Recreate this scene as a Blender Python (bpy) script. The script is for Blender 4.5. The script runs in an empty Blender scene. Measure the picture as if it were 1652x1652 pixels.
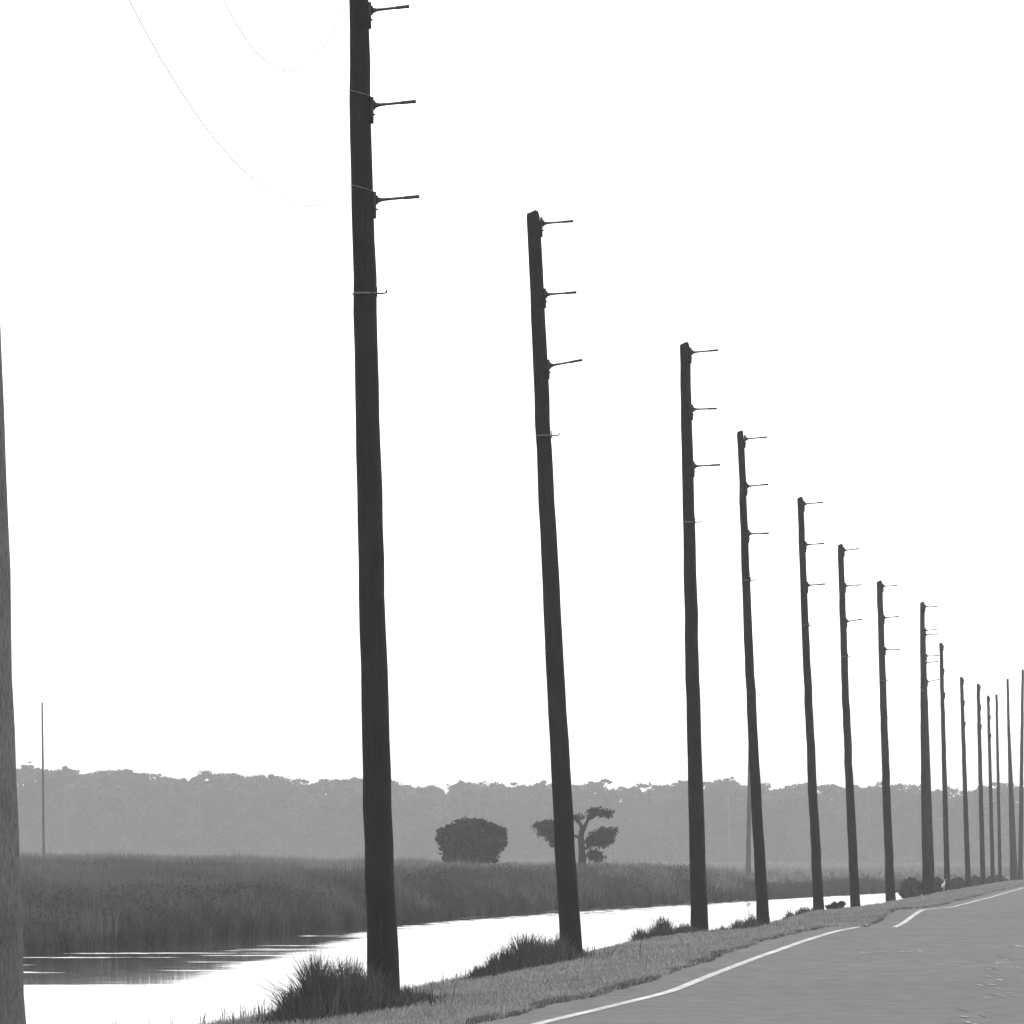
import bpy, math
import numpy as np
from mathutils import Vector
R = math.radians
# ---------------------------------------------------------------- camera, sky, sun, exposure
sc = bpy.context.scene
F = 15882.0            # focal length in source pixels (frame 1652 px)
HZ = 1390.0            # horizon row in source pixels
CZ = 1.7               # camera height
cam = bpy.data.cameras.new("camera"); camo = bpy.data.objects.new("camera", cam)
sc.collection.objects.link(camo); sc.camera = camo
camo.location = (0, 0, CZ); camo.rotation_euler = (R(90), 0, 0)
cam.sensor_fit = 'HORIZONTAL'; cam.sensor_width = 36.0; cam.lens = 36.0 * F / 1652.0
cam.shift_y = (HZ - 826.0) / 1652.0
cam.clip_start = 1.0; cam.clip_end = 12000.0
sc.render.resolution_x = 1024; sc.render.resolution_y = 1024

SUN_EL, SUN_AZ = 48.0, 20.0      # azimuth measured from +Y (view direction) towards +X
w = bpy.data.worlds.new("World"); sc.world = w; w.use_nodes = True
nt = w.node_tree; nt.nodes.clear()
sky = nt.nodes.new("ShaderNodeTexSky"); sky.sky_type = 'NISHITA'; sky.sun_disc = False
sky.sun_elevation = R(SUN_EL); sky.sun_rotation = R(SUN_AZ)
sky.air_density = 1.0; sky.dust_density = 1.0; sky.ozone_density = 1.0
bw = nt.nodes.new("ShaderNodeRGBToBW"); bg = nt.nodes.new("ShaderNodeBackground")
out = nt.nodes.new("ShaderNodeOutputWorld")
veil = nt.nodes.new("ShaderNodeMath"); veil.operation = 'ADD'      # thin even cloud veil over the clear-sky gradient
nt.links.new(sky.outputs[0], bw.inputs[0]); nt.links.new(bw.outputs[0], veil.inputs[0]); veil.inputs[1].default_value = 8.0
nt.links.new(veil.outputs[0], bg.inputs[0])
bg.inputs[1].default_value = 0.15
nt.links.new(bg.outputs[0], out.inputs[0])

sl = bpy.data.lights.new("sun", 'SUN'); sl.energy = 1.0; sl.angle = R(14); sl.color = (1, 1, 1)
so = bpy.data.objects.new("sun", sl); sc.collection.objects.link(so)
sd = Vector((math.sin(R(SUN_AZ)) * math.cos(R(SUN_EL)), math.cos(R(SUN_AZ)) * math.cos(R(SUN_EL)), math.sin(R(SUN_EL))))
so.rotation_euler = (-sd).to_track_quat('-Z', 'Y').to_euler(); so.location = (0, 0, 60)
sc.view_settings.view_transform = 'Standard'; sc.view_settings.look = 'None'
sc.view_settings.exposure = -0.33; sc.view_settings.gamma = 1.0
HAZE = 0.00023

# ---------------------------------------------------------------- helpers
C = sc.collection
def PX(px, D): return (px - 826.0) * D / F
def PZ(py, D): return CZ + (HZ - py) * D / F
def XP(D): return 0.06353 * D - 10.336          # the pole line on the verge
def mat(name, col, rough=0.8, var=0.0, scale=(1, 1, 1), nscale=1.0, island=0.0, big=0.0, bigscale=0.1, spec=0.2, bump=0.0, detail=4.0):
    m = bpy.data.materials.new(name); m.use_nodes = True
    n = m.node_tree.nodes; l = m.node_tree.links; p = n["Principled BSDF"]
    p.inputs["Roughness"].default_value = rough; p.inputs["Specular IOR Level"].default_value = spec
    tc = n.new("ShaderNodeTexCoord"); mp = n.new("ShaderNodeMapping"); mp.inputs["Scale"].default_value = scale
    l.new(tc.outputs["Object"], mp.inputs["Vector"])
    cur = n.new("ShaderNodeValue"); cur.outputs[0].default_value = col; cur = cur.outputs[0]
    def mul(a, src, lo, hi, f0=0.0, f1=1.0):
        mr = n.new("ShaderNodeMapRange"); mr.inputs["From Min"].default_value = f0; mr.inputs["From Max"].default_value = f1
        mr.inputs["To Min"].default_value = lo; mr.inputs["To Max"].default_value = hi
        l.new(src, mr.inputs["Value"]); mm = n.new("ShaderNodeMath"); mm.operation = 'MULTIPLY'
        l.new(a, mm.inputs[0]); l.new(mr.outputs[0], mm.inputs[1]); return mm.outputs[0]
    if var:
        nz = n.new("ShaderNodeTexNoise"); nz.inputs["Scale"].default_value = nscale; nz.inputs["Detail"].default_value = detail
        l.new(mp.outputs[0], nz.inputs["Vector"]); cur = mul(cur, nz.outputs["Fac"], 1 - var, 1 + var, .3, .7)
        if bump:
            b = n.new("ShaderNodeBump"); b.inputs["Strength"].default_value = bump; b.inputs["Distance"].default_value = .02
            l.new(nz.outputs["Fac"], b.inputs["Height"]); l.new(b.outputs[0], p.inputs["Normal"])
    if big:
        nz = n.new("ShaderNodeTexNoise"); nz.inputs["Scale"].default_value = bigscale; nz.inputs["Detail"].default_value = 3
        l.new(tc.outputs["Object"], nz.inputs["Vector"]); cur = mul(cur, nz.outputs["Fac"], 1 - big, 1 + big, .3, .7)
    if island:
        g = n.new("ShaderNodeNewGeometry"); cur = mul(cur, g.outputs["Random Per Island"], 1 - island, 1 + island)
    cc = n.new("ShaderNodeCombineColor")
    for i in range(3): l.new(cur, cc.inputs[i])
    l.new(cc.outputs[0], p.inputs["Base Color"])
    return m
def tag(o, label=None, cat=None, group=None, kind=None):
    if label: o["label"] = label
    if cat: o["category"] = cat
    if group: o["group"] = group
    if kind: o["kind"] = kind
    return o
def empty(name, loc):
    o = bpy.data.objects.new(name, None); C.objects.link(o); o.location = loc; return o
def npmesh(name, V, faces4=None, faces3=None, material=None, parent=None, loc=None, smooth=False):
    """numpy verts, quads (n,4), tris (n,3); verts in world space, stored relative to loc/parent"""
    me = bpy.data.meshes.new(name); V = np.asarray(V, dtype=np.float64)
    base = np.zeros(3)
    if parent is not None:
        q = parent
        while q is not None: base = base + np.array(q.location); q = q.parent
    elif loc is not None: base = np.array(loc, dtype=float)
    V = V - base
    f4 = np.zeros((0, 4), int) if faces4 is None else np.asarray(faces4, int).reshape(-1, 4)
    f3 = np.zeros((0, 3), int) if faces3 is None else np.asarray(faces3, int).reshape(-1, 3)
    me.vertices.add(len(V)); me.vertices.foreach_set("co", V.astype(np.float32).ravel())
    me.loops.add(f4.size + f3.size)
    me.loops.foreach_set("vertex_index", np.concatenate([f4.ravel(), f3.ravel()]).astype(np.int32))
    me.polygons.add(len(f4) + len(f3))
    st = np.concatenate([np.arange(len(f4)) * 4, f4.size + np.arange(len(f3)) * 3]).astype(np.int32)
    me.polygons.foreach_set("loop_start", st)
    if smooth: me.polygons.foreach_set("use_smooth", np.ones(len(st), dtype=bool))
    me.update(calc_edges=True); me.validate()
    if material: me.materials.append(material)
    o = bpy.data.objects.new(name, me); C.objects.link(o)
    if parent is not None: o.parent = parent
    elif loc is not None: o.location = loc
    return o
def vnoise(x, y, seed=0):
    x = np.asarray(x, float); y = np.asarray(y, float)
    xi = np.floor(x).astype(np.int64); yi = np.floor(y).astype(np.int64); fx = x - xi; fy = y - yi
    fx = fx * fx * (3 - 2 * fx); fy = fy * fy * (3 - 2 * fy)
    def h(a, b):
        n = (a * 374761393 + b * 668265263 + seed * 1442695041) & 0xffffffff
        n = ((n ^ (n >> 13)) * 1274126177) & 0xffffffff
        return ((n ^ (n >> 16)) & 0xffff) / 65535.0
    return (h(xi, yi) * (1 - fx) + h(xi + 1, yi) * fx) * (1 - fy) + (h(xi, yi + 1) * (1 - fx) + h(xi + 1, yi + 1) * fx) * fy
def tube_arrays(path, radii, n=12, cap=True, jit=None):
    path = [Vector(p) for p in path]; V = []; Q = []; T = []
    for i, p in enumerate(path):
        d = (path[min(i + 1, len(path) - 1)] - path[max(i - 1, 0)]).normalized()
        a = Vector((1, 0, 0)) if abs(d.x) < .8 else Vector((0, 1, 0))
        u = d.cross(a).normalized(); v = d.cross(u).normalized()
        for k in range(n):
            t = 2 * math.pi * k / n; r = radii[i] * (1 + (jit[k] if jit is not None else 0))
            q = p + (u * math.cos(t) + v * math.sin(t)) * r; V.append(q[:])
    for i in range(len(path) - 1):
        for k in range(n):
            Q.append((i * n + k, i * n + (k + 1) % n, (i + 1) * n + (k + 1) % n, (i + 1) * n + k))
    if cap:
        for e, i in ((0, 0), (1, len(path) - 1)):
            V.append(path[i][:]); c = len(V) - 1
            for k in range(n):
                T.append((c, i * n + (k + 1) % n, i * n + k) if e == 0 else (c, i * n + k, i * n + (k + 1) % n))
    return np.array(V), np.array(Q).reshape(-1, 4), np.array(T).reshape(-1, 3)
class MB:
    def __init__(s): s.V = []; s.Q = []; s.T = []; s.n = 0
    def add(s, V, Q=None, T=None):
        V = np.asarray(V, float)
        s.V.append(V)
        if Q is not None and len(Q): s.Q.append(np.asarray(Q) + s.n)
        if T is not None and len(T): s.T.append(np.asarray(T) + s.n)
        s.n += len(V); return s
    def tube(s, path, radii, n=12, cap=True, jit=None): return s.add(*tube_arrays(path, radii, n, cap, jit))
    def box(s, c, sx, sy, sz):
        x, y, z = c; V = [(x + a * sx / 2, y + b * sy / 2, z + d * sz / 2) for d in (-1, 1) for a, b in ((-1, -1), (1, -1), (1, 1), (-1, 1))]
        return s.add(V, [(3, 2, 1, 0), (4, 5, 6, 7), (0, 1, 5, 4), (1, 2, 6, 5), (2, 3, 7, 6), (3, 0, 4, 7)])
    def build(s, name, material, parent=None, loc=None, smooth=False):
        return npmesh(name, np.concatenate(s.V), np.concatenate(s.Q) if s.Q else None, np.concatenate(s.T) if s.T else None, material, parent, loc, smooth)
def blades(P, h, wd, rng, lean=.35, bias=(0, 0)):
    """grass blades: P (n,3) roots, h heights, wd widths -> V, Q, T"""
    n = len(P); a = rng.uniform(0, 2 * np.pi, n); b = rng.uniform(0, 2 * np.pi, n)
    l = np.abs(rng.normal(0, lean, n)); dx = np.cos(b) * l + bias[0]; dy = np.sin(b) * l + bias[1]
    wx = np.cos(a) * wd / 2; wy = np.sin(a) * wd / 2
    # keep blades mostly facing sideways so they show their width
    wy = wy * .6
    m = P + np.stack([dx * h * .35, dy * h * .35, h * .6], 1); t = P + np.stack([dx * h, dy * h, h], 1)
    W = np.stack([wx, wy, np.zeros(n)], 1)
    V = np.stack([P - W, P + W, m + W * .75, m - W * .75, t], 1).reshape(-1, 3)
    i = np.arange(n) * 5
    return V, np.stack([i, i + 1, i + 2, i + 3], 1), np.stack([i + 3, i + 2, i + 4], 1)
def leaves(P, size, rng):
    """random oriented four-sided leaf clumps"""
    n = len(P); a = rng.normal(size=(n, 3)); a /= np.linalg.norm(a, axis=1)[:, None]
    b = rng.normal(size=(n, 3)); b = np.cross(a, b); b /= np.linalg.norm(b, axis=1)[:, None]
    s = (size * rng.uniform(.5, 1.3, n))[:, None]
    V = np.stack([P - a * s, P + b * s * .45, P + a * s, P - b * s * .45], 1).reshape(-1, 3)
    i = np.arange(n) * 4
    return V, np.stack([i, i + 1, i + 2, i + 3], 1)
def blob(c, r, n, rng, fill=.35, fuzz=.05):
    """points in a lumpy ellipsoid shell"""
    d = rng.normal(size=(n, 3)); d /= np.linalg.norm(d, axis=1)[:, None]
    rad = 1 - fill * rng.random(n) ** 1.5 + rng.normal(0, fuzz, n)
    return np.array(c) + d * np.array(r) * rad[:, None]

# ---------------------------------------------------------------- materials
M_wood = mat("weathered_pole_wood", .015, .9, var=.32, scale=(14, 14, .6), nscale=3, big=.25, bigscale=1.3, bump=.5, detail=8)
M_woodnear = mat("sunbleached_pole_wood", .14, .9, var=.35, scale=(16, 16, 2.2), nscale=5, big=.25, bigscale=1.3, bump=.5, detail=9)
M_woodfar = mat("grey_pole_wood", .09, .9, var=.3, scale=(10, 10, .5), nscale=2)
M_iron = mat("dark_iron", .03, .6, var=.2, nscale=9)
M_band = mat("galvanised_band", .16, .5, var=.2, nscale=9)
M_ins = mat("insulator_rod", .045, .5, var=.2, nscale=9)
M_wire = mat("tarnished_wire", .02, .95, var=.1, nscale=3, spec=0)
M_ground = mat("marsh_soil", .05, .95, var=.3, nscale=.8, big=.3, bigscale=.05)
M_asph = mat("worn_asphalt", .124, .95, var=.17, scale=(1.6, .30, 1), nscale=1.8, big=.08, bigscale=.09, bump=.3, detail=8)
M_paint = mat("road_paint", .46, .7, big=.25, bigscale=.35, var=.4, scale=(6, 1.5, 1), nscale=2, detail=6)
M_worn = mat("worn_road_paint", .30, .8, var=.35, nscale=6)
M_crack = mat("tar_patch", .085, .9, var=.2, nscale=4)
M_verge = mat("mown_grass", .31, .9, island=.3, big=.22, bigscale=.5)
M_tall = mat("rank_grass", .07, .9, island=.4, big=.2, bigscale=1.0)
M_reed = mat("marsh_reed", .115, .9, island=.12, big=.6, bigscale=.13)
M_brush = mat("marsh_brush_leaf", .062, .9, island=.25, big=.2, bigscale=.2)
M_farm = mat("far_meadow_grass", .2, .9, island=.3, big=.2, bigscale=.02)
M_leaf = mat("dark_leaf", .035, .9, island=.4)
M_bark = mat("tree_bark", .035, .9, var=.3, nscale=4)
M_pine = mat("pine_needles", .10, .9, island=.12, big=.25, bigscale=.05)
M_bankreed = mat("wet_bank_reed", .065, .9, island=.15, big=.5, bigscale=.2)
M_edgeshade = mat("edge_shade_grass", .12, .9, island=.4, big=.3, bigscale=.8)  # dark tone stands in for shade under the verge's grass edge
M_white = mat("white_plumage", .7, .7, var=.05, nscale=20)
M_bird = mat("grey_plumage", .25, .8, var=.1, nscale=8)

# ---------------------------------------------------------------- heights
_dk = [-80, 90, 101, 131, 161, 185, 205, 222, 236, 250, 262, 283, 296, 309, 330, 360, 421, 483, 700, 1100]
_zk = [0, 0, .02, -.03, .13, .23, .26, .24, .05, 0, .06, .31, .27, .23, .17, .18, .19, .24, .30, .30]
_dg = np.arange(-80, 1100, 1.0); _zg = np.interp(_dg, _dk, _zk)
def _sm(z, s):
    k = np.exp(-.5 * (np.arange(-4 * s, 4 * s + 1) / s) ** 2); k /= k.sum(); return np.convolve(np.pad(z, 4 * s, mode='edge'), k, 'valid')
_zr = _sm(_zg, 3); _zv = _sm(_zg, 14)
def z_road(D): return np.interp(D, _dg, _zr)
def z_verge(D): return np.interp(D, _dg, _zv) - .10 - np.interp(D, [95, 110, 135, 150, 168, 185], [.42, .36, .14, .12, .08, 0])
WZ = -.8
def v_far(D): return np.interp(D, [-100, 180, 283, 420, 500, 567, 660, 778, 840, 870, 3000], [-21, -20.3, -19.9, -19.6, -18.6, -16.8, -14, -10.2, -7.0, -3.5, -3.5])
def z_marsh(X, D):
    X = np.asarray(X, float); D = np.asarray(D, float)
    zt = np.interp(X, [-60, -27, -2.6, 11, 16, 30, 60], [2.35, 2.15, 1.72, 1.34, 1.24, .95, .6]) - .75
    s = X / np.maximum(D, 50.0)
    zf = np.interp(s, [-.2, -.05, -.01, .02, .05, .2], [6.0, 4.3, 2.3, 1.3, .9, .8])
    t = np.clip((D - 270) / 330., 0, 1); t = t ** .9
    a = -.25 + (zt + .25) * t
    u = np.clip((D - 620) / 2000., 0, 1)
    b = zt - .25 * np.clip((D - 610) / 60, 0, 1) + (zf - zt + .25) * u
    return np.where(D < 610, a, b) + .12 * (vnoise(X * .15, D * .15, 3) - .5)
def ground_z(X, D):
    X = np.asarray(X, float); D = np.asarray(D, float); v = X - XP(D)
    vf = v_far(D)
    zv = z_verge(D) + .05 * (vnoise(X * .8, D * .3, 5) - .5)
    zr = z_road(D)
    t = np.clip((v - 1.0) / 2.3, 0, 1); z = zv + (zr - .035 - zv) * t
    z = np.where(v > 12.6, zr - .035 - .02 * np.clip(v - 12.6, 0, 20), z)
    tb = np.clip((.7 - v) / 3.6, 0, 1.4); zb = zv + (WZ - zv) * tb ** .95        # near bank
    z = np.where(v < .7, zb, z)
    z = np.where(v < -4.4, -1.7, z)
    tm = np.clip((vf - v) / 2.0, 0, 1)
    z = np.where(v < vf + .3, WZ - .15 + (z_marsh(X, D) - WZ + .15) * np.clip((vf + .3 - v) / 2.3, 0, 1) ** .7, z)
    end = D > 868
    z = np.where(end & (v < -.5), np.maximum(z_marsh(X, D), -.2), z)
    return z

# ---------------------------------------------------------------- ground, road, water
vs = np.concatenate([[-900, -600, -400, -280, -200, -150, -110, -85], np.arange(-70, -24, 3), np.arange(-24, -14, .6), np.arange(-14, -4.8, .8), np.arange(-4.8, 4.2, .25), [5, 7, 9, 11, 12.5, 13, 14, 16, 20, 30, 60, 120, 220, 400, 800]])
ds = np.concatenate([np.arange(-120, 90, 10), np.arange(90, 900, 2.0), np.arange(900, 1300, 20), np.arange(1300, 3400, 70)])
VV, DD = np.meshgrid(vs, ds); XX = VV + XP(DD); ZZ = ground_z(XX, DD)
nv = len(vs); idx = np.arange(len(ds) * nv).reshape(len(ds), nv)
Q = np.stack([idx[:-1, :-1], idx[:-1, 1:], idx[1:, 1:], idx[1:, :-1]], -1).reshape(-1, 4)
g = npmesh("ground", np.stack([XX, DD, ZZ], -1).reshape(-1, 3), Q, None, M_ground, smooth=True)
tag(g, kind="structure")

def strip(name, vl, vr, d0, d1, step, dz, m, parent=None, nv=2):
    d = np.arange(d0, d1 + step, step)
    l = vl(d) if callable(vl) else np.full(len(d), vl); r = vr(d) if callable(vr) else np.full(len(d), vr)
    t = np.linspace(0, 1, nv)
    v = l[:, None] * (1 - t) + r[:, None] * t; D2 = np.repeat(d[:, None], nv, 1)
    V = np.stack([v + XP(D2), D2, z_road(D2) + dz], -1).reshape(-1, 3)
    idx = np.arange(len(d) * nv).reshape(len(d), nv)
    return npmesh(name, V, np.stack([idx[:-1, :-1], idx[:-1, 1:], idx[1:, 1:], idx[1:, :-1]], -1).reshape(-1, 4), None, m, parent, None, True)
edge = lambda d: 3.38 + .16 * (vnoise(d * .12, 0 * d, 9) - .5) + .1 * (vnoise(d * .6, 0 * d, 10) - .5)
road = strip("road", edge, 12.5, -60, 1000, 1.0, 0.0, M_asph, None, 6); tag(road, kind="structure")
wob = lambda c: (lambda d: c + .05 * (vnoise(d * .07, 0 * d, 11) - .5))
strip("edge_line", wob(4.05), wob(4.19), -60, 1000, 1.0, .006, M_paint, road)
rng = np.random.default_rng(4)
def flake(mb, px, py, wpx, depth, dz=.007, ang=0.0):
    # find the road distance seen at this row
    d = np.arange(95, 600, .25); row = HZ + F * (CZ - z_road(d)) / d; D = d[np.argmin(np.abs(row - py) + .0005 * d)]
    X = PX(px, D); wx = wpx * D / F / 2; n = 13; pts = []
    for k in range(n):
        t = 2 * math.pi * k / n; q = rng.choice([.35, .7, 1.0, 1.25]) * rng.uniform(.7, 1.1)
        x = math.cos(t) * wx * q; y = math.sin(t) * depth / 2 * q
        pts.append((X + x, D + y + ang * x, float(z_road(D + y + ang * x)) + dz))
    mb.add(np.array(pts + [(X, D, float(z_road(D)) + dz)]), None, [(n, k, (k + 1) % n) for k in range(n)])
mk = MB(); tar = MB()
for px, py, wp, dp in [(1556, 1641, 13, 1.0), (1562, 1650, 18, 1.3), (1572, 1652, 12, 1.2), (1590, 1632, 17, .8), (1593, 1611, 12, 1.2), (1619, 1608, 8, 1.4), (1600, 1589, 9, 1.6), (1582, 1590, 9, 1.4), (1613, 1582, 14, 1.2),
                       (1606, 1570, 8, 1.8), (1597, 1564, 9, 2.0), (1612, 1554, 12, 2.0), (1594, 1576, 10, 1.2), (1608, 1595, 6, 1.3), (1645, 1562, 5, 3.0), (1629, 1603, 7, 1.5), (1622, 1548, 8, 2)]:
    flake(mk, px, py, wp, dp)
for px, wp in [(1396, 30), (1421, 18), (1427, 14), (1458, 20), (1473, 22), (1484, 12)]: flake(mk, px, 1537 - (px - 1390) * .02, wp, 1.1)
flake(mk, 1642, 1527, 17, 1.6); flake(mk, 1650, 1528, 10, 1.4)
mk.build("worn_marking", M_worn, road, None)
for px, py, wp, dp in [(1553, 1630, 7, 4.0), (1604, 1563, 14, 3), (1580, 1588, 9, 2), (1617, 1545, 6, 8), (1600, 1605, 6, 3), (1586, 1640, 10, 2.0)]: flake(tar, px, py, wp, dp, .004)
tar.build("tar_patch", M_crack, road, None)

# water: calm under the far bank, wind rippled elsewhere (ripples held as a roughness attribute)
wd = np.concatenate([np.arange(-60, 120, 10), np.arange(120, 330, .22), np.arange(330, 880, .4)]); wv = np.arange(-23.0, -2.5, .42)
WV, WD = np.meshgrid(wv, wd); WX = WV + XP(WD); idx = np.arange(len(wd) * len(wv)).reshape(len(wd), len(wv))
vc = np.interp(WD, [196, 200, 215, 233, 262, 300, 318, 345, 371, 470, 560, 700, 800], [-30, -8.2, -9.0, -10.3, -11.2, -13.6, -14.6, -16.2, -17.8, -18.4, -17.2, -13.6, -10])
vc = vc + 1.2 * (vnoise(WX * .25, WD * .10, 21) - .5) * np.clip((WD - 205) / 20, .1, 1)
calm = np.clip((vc - WV) / 1.2, 0, 1)
st = vnoise(WX * .16, WD * .42, 22); calm = calm * (1 - 1.0 * (st > .86) * (WD > 215))
wr = np.random.default_rng(99); amp = np.where(WD < 330, .009, .016) * (1 - calm) + .0004 * calm
WH = WZ + amp * (wr.random(WD.shape) - .5) * 2 * (WD > 121)
wo = npmesh("canal_water", np.stack([WX, WD, WH], -1).reshape(-1, 3), np.stack([idx[:-1, :-1], idx[:-1, 1:], idx[1:, 1:], idx[1:, :-1]], -1).reshape(-1, 4), None, None)
tag(wo, kind="structure")
rough = .05 - .02 * calm
at = wo.data.attributes.new("ripple", 'FLOAT', 'POINT'); at.data.foreach_set("value", rough.ravel().astype(np.float32))
mw = bpy.data.materials.new("canal_water"); mw.use_nodes = True; n = mw.node_tree.nodes; l = mw.node_tree.links; p = n["Principled BSDF"]
p.inputs["Base Color"].default_value = (.03, .03, .03, 1); p.inputs["IOR"].default_value = 1.33; p.inputs["Specular IOR Level"].default_value = .5
an = n.new("ShaderNodeAttribute"); an.attribute_name = "ripple"
nz = n.new("ShaderNodeTexNoise"); nz.inputs["Scale"].default_value = 1.0; nz.inputs["Detail"].default_value = 5
tc = n.new("ShaderNodeTexCoord"); mp = n.new("ShaderNodeMapping"); mp.inputs["Scale"].default_value = (.8, .5, 1)
l.new(tc.outputs["Object"], mp.inputs["Vector"]); l.new(mp.outputs[0], nz.inputs["Vector"])
ad = n.new("ShaderNodeMath"); ad.operation = 'MULTIPLY_ADD'; l.new(nz.outputs["Fac"], ad.inputs[0]); ad.inputs[1].default_value = .04; ad.inputs[2].default_value = -.02
a2 = n.new("ShaderNodeMath"); a2.operation = 'ADD'; a2.use_clamp = True; l.new(ad.outputs[0], a2.inputs[0]); l.new(an.outputs["Fac"], a2.inputs[1])
l.new(a2.outputs[0], p.inputs["Roughness"]); wo.data.materials.append(mw)

# ---------------------------------------------------------------- utility poles
def pole(name, label, D, base, top, wb, wt, arms="full", bend=0.0, group="wooden utility poles along the road verge", m=None, sink=.4, scale=1.0, hw=None):
    """base/top: image points of the foot and the head, turned into metres at distance D"""
    bx, bz = PX(base[0], D), PZ(base[1], D); tx, tz = PX(top[0], D), PZ(top[1], D)
    H = tz - bz; rb = wb * D / F / 2; rt = wt * D / F / 2; m = m or M_wood
    root = empty(name, (bx, D, bz)); tag(root, label, "utility pole", group)
    rng = np.random.default_rng(int(D * 7))
    def cx(z):
        t = (z - bz) / H; return bx + (tx - bx) * t + bend * 4 * t * (1 - t)
    def rad(z):
        t = np.clip((z - bz) / H, 0, 1); return rb + (rt - rb) * t + rb * .10 * math.exp(-max(z - bz, 0) / .5)
    zs = [bz - sink] + [bz + H * k / 28 for k in range(29)]
    jit = rng.normal(0, .02, 20)
    path = [(cx(z) + .006 * rng.normal(), D, z) for z in zs]; rr = [rad(z) * (1 + .012 * rng.normal()) for z in zs]
    # rounded, slightly chamfered head
    path[-1] = (path[-1][0], D, tz - .10 * scale); path.append((cx(tz) - rt * .12, D, tz - .02)); path.append((cx(tz) - rt * .2, D, tz))
    rr += [rr[-1] * .88, rr[-1] * .6]
    s = MB().tube(path, rr, 20, True, jit).build("shaft", m, root, smooth=True)
    if not arms: return root
    zz = [tz - .20, tz - 1.50, tz - 2.80]
    yd = -.35    # arms reach over the road, turned slightly towards the camera
    for k, z in enumerate(zz):
        x = cx(z) + rad(z)
        mb = MB(); mb.box((x + .012, D, z - .09), .05, .15, .36); mb.box((x + .045, D, z - .02), .03, .10, .12)
        for q in (-.18, .0): mb.tube([(x + .03, D - .04, z + q + .03), (x + .06, D - .04, z + q + .03)], [.014, .014], 8)
        pl = mb.build("mounting_plate", M_iron, root)
        if arms in ("full", "plain"):
            L = .56 + .02 * rng.normal(); up = .045 + .03 * rng.normal(); sl_ = rng.uniform(-.01, .01)
            P0 = Vector((x + .05, D, z - .02)); P1 = P0 + Vector((L, yd * L * .3, up))
            a = MB(); pts = [P0.lerp(P1, t) for t in (0, .05, .12, .3, .62, .66, .9, .97, 1)]
            a.tube(pts, [.045, .037, .024, .019, .019, .024, .024, .028, .020], 10)
            a.build("insulator_arm", M_ins, root, smooth=True)
        if hw and k > 0:                                     # tilted wire tie round the pole
            zc = z + .14; ring = [(cx(zc) + math.cos(t) * (rad(zc) + .006), D + math.sin(t) * (rad(zc) + .006), zc - .045 * math.cos(t)) for t in np.linspace(0, 2 * math.pi, 25)]
            MB().tube(ring, [.0065] * 25, 6, False).build("wire_tie", M_band, root)
    if arms == "full":
        z = tz - 4.10; x = cx(z) + rad(z)
        mb = MB(); mb.tube([(x - .05, D, z), (x + .10, D - .02, z + .0), (x + .135, D - .02, z + .008), (x + .145, D - .02, z + .045)], [.013, .012, .014, .014], 8)
        mb.box((x + .006, D, z + .02), .02, .08, .14); mb.build("hook", M_iron, root)
        ring = [(cx(z) + math.cos(t) * (rad(z) + .006), D + math.sin(t) * (rad(z) + .006), z + .002 * math.cos(t)) for t in np.linspace(0, 2 * math.pi, 25)]
        MB().tube(ring, [.012] * 25, 6, False).build("band", M_band, root)
    return root

G1 = "wooden utility poles along the road verge"
pole("utility_pole", "nearest dark wooden pole cut off by the left edge of the frame", 90, (8, 1690), (-66, -705), 72, 50, "plain", m=M_woodnear)
p1 = pole("utility_pole", "tall dark wooden pole beside the largest grass clump, its head touching the top edge", 135, (619, 1590), (578, -9), 49, 32, "full", bend=-.02, hw=True)
pole("utility_pole", "leaning wooden pole in front of the small leaning tree", 180, (922, 1540), (861, 341), 34, 21, "full", bend=-.03)
p = pole("utility_pole", "wooden pole with squared head, third complete one from the left along the verge", 225, (1129, 1503), (1105, 553), 26.5, 16, "full", bend=-.02)
pole("utility_pole", "wooden pole with a thin grey far pole showing just left of its lower shaft", 270, (1231, 1480), (1195, 695), 19.5, 11, "full", bend=-.05)
pole("utility_pole", "slim wooden pole left of the small bank bush, strongly leaning left", 315, (1321, 1467), (1291, 802), 16.5, 10, "full", bend=-.03)
pole("utility_pole", "wooden pole rising just right of the small dark bank bush", 360, (1380, 1460), (1356, 878), 15.5, 9.5, "full", bend=-.04)
pole("utility_pole", "wooden pole standing at the far end of the bright water", 405, (1437, 1450), (1419, 937), 15, 9.5, "full", bend=-.02)
pole("utility_pole", "front pole of the overlapping pair right of the water's end", 455, (1494.5, 1442), (1488, 971), 12.5, 7.5, "full", bend=-.03)
pole("utility_pole", "rear pole of the overlapping pair, mostly hidden behind the front one", 500, (1503, 1440), (1489.5, 1010), 11, 6, "plain")
pole("utility_pole", "wooden pole with the small white bird at its foot", 540, (1528.5, 1436), (1518, 1037), 9.5, 6, "plate")
pole("utility_pole", "distant pole next right of the one with the white bird", 600, (1562, 1430), (1551, 1092), 9, 5.5, "plate")
pole("utility_pole", "distant pole, second right of the one with the white bird", 657, (1586, 1427), (1578, 1103), 8.5, 5.5, "plate")
pole("utility_pole", "left one of the two thin shortest poles in the distance", 701, (1602, 1424), (1594, 1122), 7, 4.5, "plate")
pole("utility_pole", "right one of the two thin shortest poles in the distance", 739, (1613.5, 1423), (1607.5, 1120), 6, 4, None)
pole("utility_pole", "thin distant pole next to the right-hand edge pole, taller than the pair left of it", 775, (1633, 1423), (1625.5, 1095), 6.5, 4, None)
pole("utility_pole", "thin distant pole leaning behind its neighbour, showing only as a sliver at the foot", 850, (1639.5, 1422), (1627, 1160), 6.5, 4, None)
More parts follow.
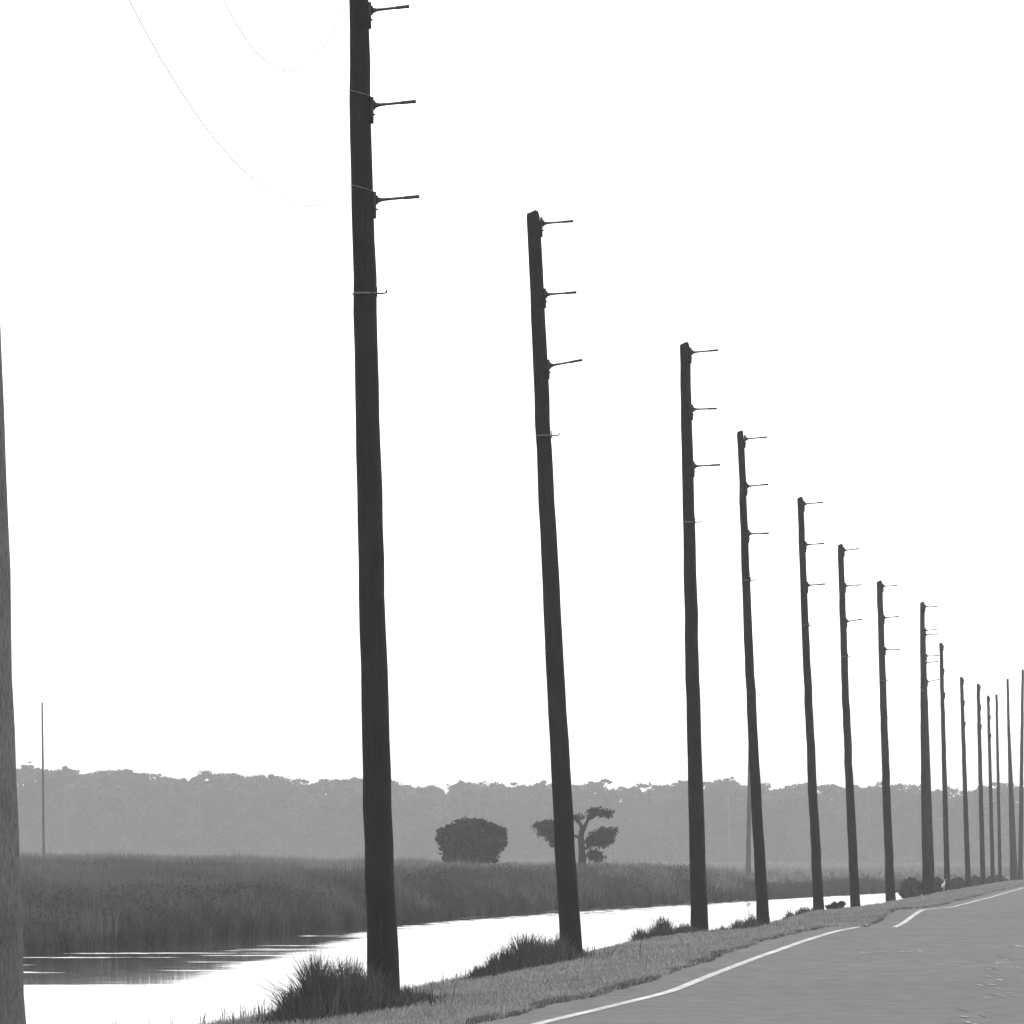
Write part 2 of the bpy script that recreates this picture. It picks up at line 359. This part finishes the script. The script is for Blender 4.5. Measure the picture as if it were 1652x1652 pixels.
pole("utility_pole", "distant pole at the right edge of the frame, leaning to the right", 800, (1646, 1421), (1650, 1080), 8, 4.2, None)
G2 = "far poles across the marsh"
pole("utility_pole", "thin grey far pole standing alone in the marsh at far left", 919, (70.5, 1372), (68, 1133), 4.3, 2.6, None, group=G2, m=M_woodfar, sink=2.5)
pole("utility_pole", "grey hazy far pole in the marsh half hidden behind a nearer leaning pole", 770, (1207, 1402), (1211, 1121), 8, 4.5, None, group=G2, m=M_woodfar, sink=2.0)

# two slack wires between the first two poles
def wire(label, a, b, sag):
    pts = []
    for k in range(41):
        t = k / 40; pts.append(tuple(Vector(a).lerp(Vector(b), t) - Vector((0, 0, 4 * sag * t * (1 - t)))))
    o = MB().tube(pts, [.0042] * 41, 6).build("power_line", M_wire, None, a); tag(o, label, "wire", "slack wires between the two nearest poles")
def armtip(D, base, top, wt, k):
    tz = PZ(top[1], D); tx = PX(top[0], D); bx = PX(base[0], D); bz = PZ(base[1], D); z = tz - (.20, 1.50, 2.80)[k]
    t = (z - bz) / (tz - bz); return (bx + (tx - bx) * t + wt * D / F / 2 + (.62 if D > 100 else .95), D - .06, z + .05)
def pend(k):
    a = armtip(135, (619, 1590), (578, -9), 32, k); return (a[0] - .95, 135.12, a[2])
def pst(k, dx):
    a = armtip(90, (8, 1690), (-66, -705), 50, k); return (a[0] + dx, a[1], a[2])
wire("right one of two faint slack wires in the upper left sky", pst(0, .2), pend(0), 2.35)
wire("left one of two faint slack wires in the upper left sky", pst(2, -.2), pend(2), 1.15)

# ---------------------------------------------------------------- grass on the verge and bank
rng = np.random.default_rng(11)
N = 420000
u = rng.random(N); D = 92.0 * (760.0 / 92.0) ** u                       # density falls as 1/D
v = rng.uniform(-3.4, 3.5, N); lim = edge(D) + .03 + .05 * rng.random(N)
keep = v < lim; D = D[keep]; v = v[keep]; X = v + XP(D)
cl = vnoise(X * 1.2, D * .6, 31); cl2 = vnoise(X * 5, D * 3, 32)
h = (.035 + .05 * cl + .04 * cl2) * rng.uniform(.6, 1.3, len(D)) * np.where(v > 3.1, 1.3, 1)
bank = np.clip((-v - .6) / 1.5, 0, 1); h = h * (1 + bank * 1.2)
P = np.stack([X, D, ground_z(X, D) - .01], 1)
V, Q, T = blades(P, h, .006 + D * .00007, rng, .5)
tag(npmesh("verge_grass", V, Q, T, M_verge), "short pale mown grass covering the verge between road and canal", "grass", kind="stuff")

n = 60000; D = 92 * (700 / 92.) ** rng.random(n); v = edge(D) + rng.uniform(-.10, .05, n); X = v + XP(D)  # added blades that paint the shade line beside the asphalt
V, Q, T = blades(np.stack([X, D, ground_z(X, D) - .01], 1), rng.uniform(.03, .10, n) * (.6 + .8 * vnoise(X * .5, D * .25, 33)), .012 + D * .00006, rng, .5)
tag(npmesh("edge_shade_blades", V, Q, T, M_edgeshade), "short ragged grass along the asphalt edge, coloured dark as shade under the verge", "grass", kind="stuff")
# sparse tall stems along the water's edge
n = 5200; D = rng.uniform(135, 700, n); v = -3.7 + rng.normal(0, .35, n); X = v + XP(D)
kk = vnoise(X * .9, D * .25, 41) > .55; D = D[kk]; X = X[kk]
V, Q, T = blades(np.stack([X, D, np.maximum(ground_z(X, D), WZ) - .05], 1), rng.uniform(.15, .42, len(D)), np.full(len(D), .014), rng, .3)
tag(npmesh("bank_sedge", V, Q, T, M_tall), "thin sedge tips standing along the near water's edge", "grass", kind="stuff")

def clump(label, spots, D, seed, dens=1.0, wisps=0, m=M_tall, name="grass_clump", bias=(0, 0)):
    """spots: list of (px, py_root, half width px, height px)"""
    rng = np.random.default_rng(seed); mb = MB()
    for px, py, hw, hp in spots:
        n = int(dens * 26 * hw); s = D / F
        x = PX(px + rng.normal(0, hw * .5, n).clip(-hw, hw), D); d = D + rng.normal(0, max(hw * s * 1.6, .5), n).clip(-4, 4)
        prof = np.sqrt(np.clip(1 - ((x - PX(px, D)) / (hw * s * 1.08)) ** 2, .08, 1))
        hh = hp * s * prof * np.minimum(rng.uniform(.2, 1.12, n), rng.uniform(.35, 1.5, n)) * (.75 + .5 * vnoise(x * 9, d * .5, 44))
        z = ground_z(x, d) - .03
        V, Q, T = blades(np.stack([x, d, z], 1), hh + .03, np.full(n, .016) * (D / 135) ** .5, rng, .33, bias); mb.add(V, Q, T)
        n = int(dens * 7 * hw); x = PX(px + rng.normal(0, hw * 1.1, n), D); d = D + rng.normal(0, max(hw * s * 2.5, .8), n).clip(-5, 5)
        V, Q, T = blades(np.stack([x, d, ground_z(x, d) - .03], 1), hp * s * rng.uniform(.1, .5, n) + .05, np.full(n, .015) * (D / 135) ** .5, rng, .5); mb.add(V, Q, T)
    if wisps:
        px, py, hw, hp = spots[0]; n = wisps; s = D / F
        x = PX(px + rng.uniform(-hw, 0, n), D); z = ground_z(x, np.full(n, D))
        V, Q, T = blades(np.stack([x, np.full(n, D), z], 1), hp * s * rng.uniform(.4, .95, n), np.full(n, .016), rng, .3, (-1.1, 0)); mb.add(V, Q, T)
    px, py, hw, hp = spots[0]
    o = mb.build(name, m, None, (PX(px, D), D, float(ground_z(PX(px, D), D)))); tag(o, label, "bush" if name != "grass_clump" else "grass clump", "rank grass clumps along the bank" if name == "grass_clump" else None)
    return o
clump("large dark grass clump, long stems leaning over the water, left of the tallest pole", [(520, 0, 50, 98), (470, 0, 22, 70), (560, 0, 40, 100), (595, 0, 34, 78), (505, 0, 20, 112), (450, 0, 12, 45)], 133.5, 51, 1.9, 70)
clump("low dark grass tuft at the right foot of the tall central pole", [(650, 0, 28, 30), (682, 0, 20, 24), (615, 0, 40, 40)], 134, 52, 1.5)
clump("dark grass clump at the left of the pole before the leaning tree", [(850, 0, 42, 66), (805, 0, 30, 54), (885, 0, 34, 56), (775, 0, 22, 36), (905, 0, 20, 40)], 172, 53, 1.9)
clump("rounded dark grass clump between the second and third complete poles", [(1066, 0, 28, 44), (1034, 0, 26, 34), (1095, 0, 22, 28), (1110, 0, 16, 18)], 214, 54, 1.8)
clump("small dark grass tuft left of the pole with the far pole beside it", [(1190, 0, 24, 26), (1212, 0, 14, 28), (1165, 0, 16, 20)], 258, 55, 1.6)
clump("low dark grass tuft left of the strongly leaning slim pole", [(1294, 0, 16, 26), (1274, 0, 14, 20), (1308, 0, 10, 18)], 308, 56, 1.8)
def leafbush(name, label, D, lobes, base, m=M_leaf, dens=1.0, size=.12, seed=1, cat="bush", group=None, stem=True):
    """lobes: (px, py, rx px, ry px)"""
    rng = np.random.default_rng(seed); s = D / F; root = empty(name, (PX(base[0], D), D, PZ(base[1], D))); tag(root, label, cat, group)
    mb = MB(); st = MB()
    for px, py, rx, ry in lobes:
        c = (PX(px, D), D + rng.normal(0, .2) * rx * s, PZ(py, D)); n = int(dens * 2.6 * rx * ry)
        Pp = blob(c, (rx * s, max(rx * s * .8, .1), ry * s), n, rng, .6, .13)
        mb.add(*leaves(Pp, size, rng))
        st.tube([(PX(base[0], D), D, PZ(base[1], D) - .3), ((PX(base[0], D) + c[0]) / 2, (D + c[1]) / 2, (PZ(base[1], D) + c[2]) / 2 - .1), c], [.035 * rx * s + .02, .025 * rx * s + .015, .01], 6)
    mb.build("crown", m, root)
    st.build("trunk", M_bark, root)
    return root
leafbush("bank_bush", "small dark leafy bush on the bank in front of the bright water strip", 352, [(1346, 1460, 6, 5), (1358, 1458, 6, 4), (1338, 1463, 6, 3), (1352, 1465, 9, 4), (1345, 1470, 12, 4), (1362, 1468, 8, 3)], (1350, 1472), seed=3, size=.06, dens=3.5)

# ---------------------------------------------------------------- marsh
rng = np.random.default_rng(21)
N = 430000
u = rng.random(N); D = 190 + (660 - 190) * u ** .8; px = rng.uniform(-330, 1900, N); X = PX(px, D); v = X - XP(D)
keep = v < v_far(D) + .1; D = D[keep]; X = X[keep]; v = v[keep]
near = np.clip(1 - (v_far(D) - v) / 4.5, 0, 1)
c1 = vnoise(X * .35, D * .10, 61); c2 = vnoise(X * 1.3, D * .5, 62)
h = (.30 + .75 * c1 ** 1.3 + .28 * c2) * rng.uniform(.5, 1.12, len(D)) * (1 + .45 * near * (c1 - .2))
P = np.stack([X, D, ground_z(X, D) - .05], 1)
n2 = 90000; D2 = 190 + 650 * rng.random(n2) ** .8; X2 = XP(D2) + v_far(D2) + .15 - np.abs(rng.normal(0, .55, n2))
h2 = rng.uniform(.25, .85, n2) * (.6 + .7 * vnoise(X2 * .5, D2 * .15, 63)); P2 = np.stack([X2, D2, np.maximum(ground_z(X2, D2), WZ) - .06], 1)
V, Q, T = blades(P2, h2, .016 + D2 * .00005, rng, .35)
tag(npmesh("bank_reeds", V, Q, T, M_bankreed), "darker wet reeds lining the far edge of the canal", "reeds", kind="stuff")
back = D > 515 + 60 * vnoise(X * .12, D * .02, 64)  # reeds further back get the paler meadow colour
V, Q, T = blades(P[back], h[back], .016 + D[back] * .00006, rng, .30)
tag(npmesh("back_reeds", V, Q, T, M_farm), "paler reeds along the back of the marsh below the wood", "reeds", kind="stuff")
P = P[~back]; h = h[~back]; D = D[~back]
V, Q, T = blades(P, h, .016 + D * .00005, rng, .30)
tag(npmesh("marsh_reeds", V, Q, T, M_reed), "dense grey reeds covering the marsh beyond the canal", "reeds", kind="stuff")
# leafy brush scattered through the marsh edge
pts = []
for k in range(520):
    d = rng.uniform(215, 640); off = abs(rng.normal(0, 2.6)) + .3; x = XP(d) + v_far(d) - off
    if not -200 < 826 + F * x / d < 1900: continue
    r = rng.uniform(.3, .8); zz_ = float(ground_z(x, d)); pts.append(blob((x, d, zz_ + r * .5), (r * 1.2, r, r * .8), int(800 * r), rng, .9, .15))
pts = np.concatenate(pts)
V, Q = leaves(pts, .05, rng)
tag(npmesh("marsh_brush", V, Q, None, M_brush), "dark low brush tangled along the far canal bank", "brush", kind="stuff")
# far meadow tussocks
N = 60000; D = rng.uniform(650, 2560, N); px = rng.uniform(-500, 2200, N); X = PX(px, D); v = X - XP(D); k = v < np.where(D < 880, v_far(D) - 1, -4)
D = D[k]; X = X[k]; h = .25 + .5 * vnoise(X * .03, D * .012, 71) ** 2; P = np.stack([X, D, ground_z(X, D) - .1], 1)
V, Q, T = blades(P, h * rng.uniform(.5, 1.4, len(D)), np.full(len(D), .5), rng, .4)
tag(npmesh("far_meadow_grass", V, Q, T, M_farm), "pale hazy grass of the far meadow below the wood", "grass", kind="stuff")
# dark shrubs beyond the end of the canal
sh = [("dark shrub at the end of the water, left of the overlapping pair of poles", 1470, 1428, 15, 10, 560), ("dark shrub just right of the overlapping pair of poles", 1513, 1427, 10, 9, 620),
      ("low shrub between the pole with the white bird and the next pole", 1545, 1424, 13, 7, 680), ("low grey shrub behind the first far pole right of the white bird's pole", 1573, 1421, 11, 6, 750),
      ("low far shrub at the verge behind the two thinnest poles", 1606, 1418, 16, 5, 850)]
for i, (lb, px, py, rx, ry, D) in enumerate(sh):
    leafbush("shrub", lb, D, [(px, py, rx * .7, ry), (px - rx * .5, py + 2, rx * .5, ry * .7), (px + rx * .5, py + 2, rx * .6, ry * .7), (px + 2, py + ry * .6, rx, ry * .5), (px, py + ry * 1.2, rx * 1.1, ry * .6), (px, py + ry * 1.8, rx * .9, ry * .5)], (px, py + ry + 3), seed=80 + i, size=.16, dens=5, group="shrubs beyond the end of the canal")
# round bush and leaning tree in the marsh
leafbush("round_bush", "broad rounded dark bush standing alone in the marsh left of centre", 600,
         [(757, 1350, 34, 26), (740, 1356, 27, 22), (785, 1352, 25, 20), (803, 1347, 12, 13), (716, 1352, 11, 13), (760, 1372, 42, 14), (775, 1362, 34, 18), (809, 1343, 7, 7), (735, 1343, 18, 12), (768, 1333, 22, 10), (728, 1384, 14, 6), (765, 1385, 36, 8), (812, 1358, 6, 9), (700 + 12, 1345, 6, 8), (752, 1328, 12, 5), (795, 1337, 9, 6), (747, 1378, 22, 10), (722, 1366, 8, 8), (780, 1376, 18, 9)], (758, 1394), seed=5, size=.17, dens=2.0)
D = 595.0; rng = np.random.default_rng(91); s = D / F
root = empty("leaning_tree", (PX(940, D), D, PZ(1394, D))); tag(root, "small flat-topped tree with split trunk and separate leaf clumps, partly behind a leaning pole", "tree")
tr = MB(); q = lambda x, y, dy=0: (PX(x, D), D + dy, PZ(y, D))
tr.tube([q(939, 1402), q(939, 1375), q(937, 1350), q(939, 1335), q(931, 1318)], [.26, .21, .19, .13, .07], 8)
tr.tube([q(938, 1345), q(944, 1332), q(950, 1320), q(962, 1311)], [.16, .12, .08, .04], 8)
tr.tube([q(938, 1352), q(915, 1345), q(890, 1340), q(876, 1336)], [.10, .07, .05, .02], 6)
tr.tube([q(940, 1372), q(955, 1362), q(968, 1352), q(985, 1340)], [.09, .06, .05, .02], 6)
tr.build("trunk", M_bark, root)
cr = MB()
for x, y, rx, ry in [(968, 1311, 16, 6), (955, 1314, 8, 5), (981, 1314, 7, 5), (958, 1307, 9, 4), (878, 1335, 13, 8), (868, 1330, 8, 4), (890, 1332, 13, 9), (888, 1350, 8, 6), (893, 1360, 7, 5), (905, 1345, 8, 10), (876, 1344, 8, 5),
                     (967, 1356, 19, 9), (960, 1349, 9, 7), (972, 1345, 8, 9), (985, 1344, 7, 6), (992, 1340, 4, 4), (952, 1356, 7, 8), (979, 1354, 11, 9), (958, 1380, 12, 8), (966, 1383, 8, 7), (931, 1319, 9, 5), (912, 1326, 8, 6)]:
    cr.add(*leaves(blob((PX(x, D), D + rng.normal(0, .35), PZ(y, D)), (rx * s, rx * s * .7, ry * s), int(3.2 * rx * ry), rng, .9, .22), .13, rng))
    cr.add(*leaves(blob((PX(x, D), D, PZ(y, D)), (rx * s * 1.35, rx * s * .8, ry * s * 1.5), int(.9 * rx * ry), rng, .7, .15), .13, rng))
cr.build("crown", M_leaf, root)

# ---------------------------------------------------------------- wood on the horizon
WD0 = 2600.0; mpp = WD0 / F
tx_ = [-3000, -900, 0, 40, 62, 85, 110, 150, 205, 235, 300, 350, 400, 500, 590, 640, 662, 745, 780, 850, 890, 920, 990, 1050, 1100, 1150, 1240, 1300, 1380, 1400, 1440, 1500, 1530, 1575, 1620, 1652, 2500, 5000]
ty_ = [1262, 1255, 1250, 1248, 1240, 1246, 1243, 1252, 1247, 1256, 1258, 1254, 1256, 1262, 1260, 1266, 1276, 1272, 1265, 1272, 1272, 1268, 1272, 1272, 1266, 1262, 1271, 1269, 1274, 1276, 1268, 1274, 1280, 1276, 1271, 1276, 1266, 1280]
rng = np.random.default_rng(33); mb = MB()
def crown_at(px, D, topz, r, n, flat=.55, sz=.75):
    X = PX(px, D); lob = []
    for j in range(rng.integers(4, 7)):
        a = rng.uniform(-1, 1); lob.append((X + a * r * .75, D + rng.uniform(-.6, .6) * r, topz - r * flat * (.9 + .7 * abs(a)) - rng.uniform(0, .8), r * rng.uniform(.35, .6)))
    for (x, y, z, rr) in lob:
        mb.add(*leaves(blob((x, y, z), (rr, rr, rr * flat * 1.1), int(n / len(lob)), rng, .5), sz, rng))
px = -1500.0
while px < 3200:
    inview = -60 < px < 1720; r = rng.uniform(1.6, 4.8)
    for row in range(3 if inview else 2):
        D = WD0 + row * 14 + rng.uniform(-6, 6); y = float(np.interp(px, tx_, ty_)) - 5.5 + rng.normal(0, 3.8) + row * 1.0
        topz = CZ + (HZ - y) * D / F
        crown_at(px + rng.normal(0, 8), D, topz, r, 420 if inview else 160)
        for j in range(2 if inview else 0):          # ragged sprays at the very top
            xx = px + rng.uniform(-1, 1) * r / mpp; rr = rng.uniform(.5, 1.5)
            mb.add(*leaves(blob((PX(xx, D), D, topz + rng.uniform(-1.5, -.1) - rr * .3), (rr * 1.5, rr, rr * .6), 60, rng, .9), .5, rng))
    # lower foliage of the front of the wood, down to the meadow
    if True:
        k = 900 if inview else 260; Z = rng.uniform(1.0, topz - 2.0, k) ; Xc = PX(px, WD0) + rng.uniform(-1, 1, k) * r * 1.1
        Yc = WD0 - 4 - 9 * np.abs(vnoise(Xc * .25, Z * .35, 77)) + rng.uniform(0, 4, k)
        mb.add(*leaves(np.stack([Xc, Yc, Z], 1), .85, rng))
    px += r * 1.45 / mpp
# dense dark interior so that no daylight shows through the trunks
xs = np.arange(PX(-1500, WD0), PX(3200, WD0), 4.0); hz_ = CZ + (HZ - np.interp(826 + xs / mpp, tx_, ty_)) * mpp - 3.6 + 1.2 * vnoise(xs * .15, xs * 0, 78)
Vb = []; Qb = []
for i, x in enumerate(xs):
    yj = 3 * vnoise(x * .2, 0.5, 79); Vb += [(x, WD0 + 2 + yj, -1), (x, WD0 + 2 + yj, hz_[i] - 1), (x, WD0 + 8, hz_[i]), (x, WD0 + 24, hz_[i] - 1), (x, WD0 + 30, -1)]
    if i: a = (i - 1) * 5; b = i * 5; Qb += [(a + k, b + k, b + k + 1, a + k + 1) for k in range(4)]
mb.add(np.array(Vb), np.array(Qb))
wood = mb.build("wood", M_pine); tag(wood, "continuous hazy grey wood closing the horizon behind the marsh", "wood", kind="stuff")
def emergent(label, px, py, D, clumps, seed):
    rng = np.random.default_rng(seed); s = D / F
    root = empty("pine_tree", (PX(px, D), D, 2.0)); tag(root, label, "tree", "crowns standing above the wood's skyline")
    t = MB().tube([(PX(px, D), D, 1.0), (PX(px, D) + .3, D, 10), (PX(px, D) - .2, D, PZ(py + 12, D)), (PX(px, D), D, PZ(py + 2, D))], [.35, .3, .2, .08], 8)
    c = MB()
    for x, y, rx, ry in clumps:
        c.add(*leaves(blob((PX(x, D), D + rng.normal(0, .8), PZ(y, D)), (rx * s, rx * s, ry * s), int(7 * rx * ry), rng, .9), .42, rng))
        t.tube([(PX(px, D), D, PZ(py + 12, D)), (PX(x, D), D, PZ(y, D))], [.14, .06], 6)
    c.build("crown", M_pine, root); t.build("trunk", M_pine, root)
emergent("wind-bent treetop above the wood just right of the lone far pole", 104, 1245, 2585, [(105, 1240, 6, 4), (111, 1244, 5, 2.5), (96, 1247, 11, 5), (105, 1252, 12, 6), (86, 1250, 9, 5)], 1)
emergent("broad rounded treetop above the wood at the left", 204, 1252, 2585, [(204, 1247, 11, 6), (193, 1252, 11, 6), (215, 1255, 9, 6), (204, 1257, 16, 7)], 2)
emergent("small hooked treetop above the wood over the round marsh bush's left side", 742, 1264, 2585, [(744, 1262, 5, 2.5), (739, 1268, 6, 4), (735, 1272, 9, 5)], 3)
emergent("ragged treetop above the wood over the right side of the leaning tree", 968, 1266, 2585, [(976, 1260, 7, 3), (966, 1265, 9, 4), (956, 1269, 10, 5), (984, 1262, 4, 2), (965, 1273, 15, 5)], 4)
emergent("small open tuft of treetop above the wood left of the half-hidden far pole", 1175, 1263, 2585, [(1173, 1258, 6, 2), (1181, 1255, 4, 1.6), (1184, 1260, 3, 1.6), (1174, 1265, 7, 3), (1172, 1270, 12, 4)], 5)
emergent("leaning treetop above the wood just left of the central leaning pole", 876, 1266, 2585, [(877, 1262, 6, 2.5), (870, 1267, 8, 4), (866, 1272, 12, 4)], 6)
emergent("hooked treetop above the wood at the right between two leaning poles", 1400, 1274, 2585, [(1403, 1271, 5, 2.5), (1394, 1275, 7, 4), (1390, 1279, 11, 4)], 7)
emergent("curled small treetop above the wood left of the tall central pole", 321, 1257, 2585, [(322, 1254, 7, 3), (313, 1258, 7, 4), (312, 1263, 12, 5)], 8)

# ---------------------------------------------------------------- birds
D = 532.0; bx, bz = PX(1522, D), PZ(1438, D); s = D / F
mb = MB()
mb.tube([(bx - .10, D, bz + .20), (bx - .07, D, bz + .27), (bx, D, bz + .36), (bx + .05, D, bz + .44), (bx + .07, D, bz + .50)], [.02, .06, .085, .055, .03], 10)
mb.tube([(bx + .07, D, bz + .48), (bx + .06, D, bz + .56), (bx + .085, D, bz + .62), (bx + .11, D, bz + .63)], [.03, .022, .026, .02], 8)
mb.tube([(bx + .12, D, bz + .63), (bx + .21, D, bz + .61)], [.012, .003], 6)
for q_ in (-.025, .03): mb.tube([(bx + q_, D, bz - .05), (bx + q_ * .8 + .02, D, bz + .14), (bx + q_, D, bz + .32)], [.009, .008, .016], 6)
eg = mb.build("wading_bird", M_white, None, (bx, D, bz), True); tag(eg, "small white wading bird standing in grass at the foot of a distant pole", "bird")
D = 900.0; bx, bz = PX(48, D), PZ(1230, D)
mb = MB(); mb.tube([(bx - .20, D, bz - .03), (bx - .08, D, bz - .01), (bx + .08, D, bz + .01), (bx + .2, D, bz + .05)], [.02, .06, .06, .015], 8)
mb.add([(bx - .05, D, bz + .02), (bx + .1, D, bz + .03), (bx + .22, D - .35, bz + .11), (bx + .1, D - .5, bz + .08), (bx - .05, D, bz + .0), (bx + .1, D, bz + .01), (bx + .28, D + .35, bz + .13), (bx + .16, D + .5, bz + .1)], [(0, 1, 2, 3), (4, 7, 6, 5)])
bd = mb.build("flying_bird", M_bird, None, (bx, D, bz)); tag(bd, "tiny grey bird flying above the wood at far left", "bird")

# ---------------------------------------------------------------- haze
def haze():
    x0, x1, y0, y1, z0, z1 = -980, 1080, -140, 3450, -3.0, 27.5
    V = [(x, y, z) for z in (z0, z1) for x, y in ((x0, y0), (x1, y0), (x1, y1), (x0, y1))]
    m = bpy.data.materials.new("haze"); m.use_nodes = True; n = m.node_tree.nodes; n.clear()
    o = n.new("ShaderNodeOutputMaterial"); pv = n.new("ShaderNodeVolumePrincipled")
    pv.inputs["Density"].default_value = HAZE; pv.inputs["Color"].default_value = (.9, .9, .9, 1); pv.inputs["Anisotropy"].default_value = .2
    m.node_tree.links.new(pv.outputs[0], o.inputs["Volume"])
    h = npmesh("haze", V, [(3, 2, 1, 0), (4, 5, 6, 7), (0, 1, 5, 4), (1, 2, 6, 5), (2, 3, 7, 6), (3, 0, 4, 7)], None, m); tag(h, "thin pale haze over the whole marsh", "haze", kind="stuff")
haze()
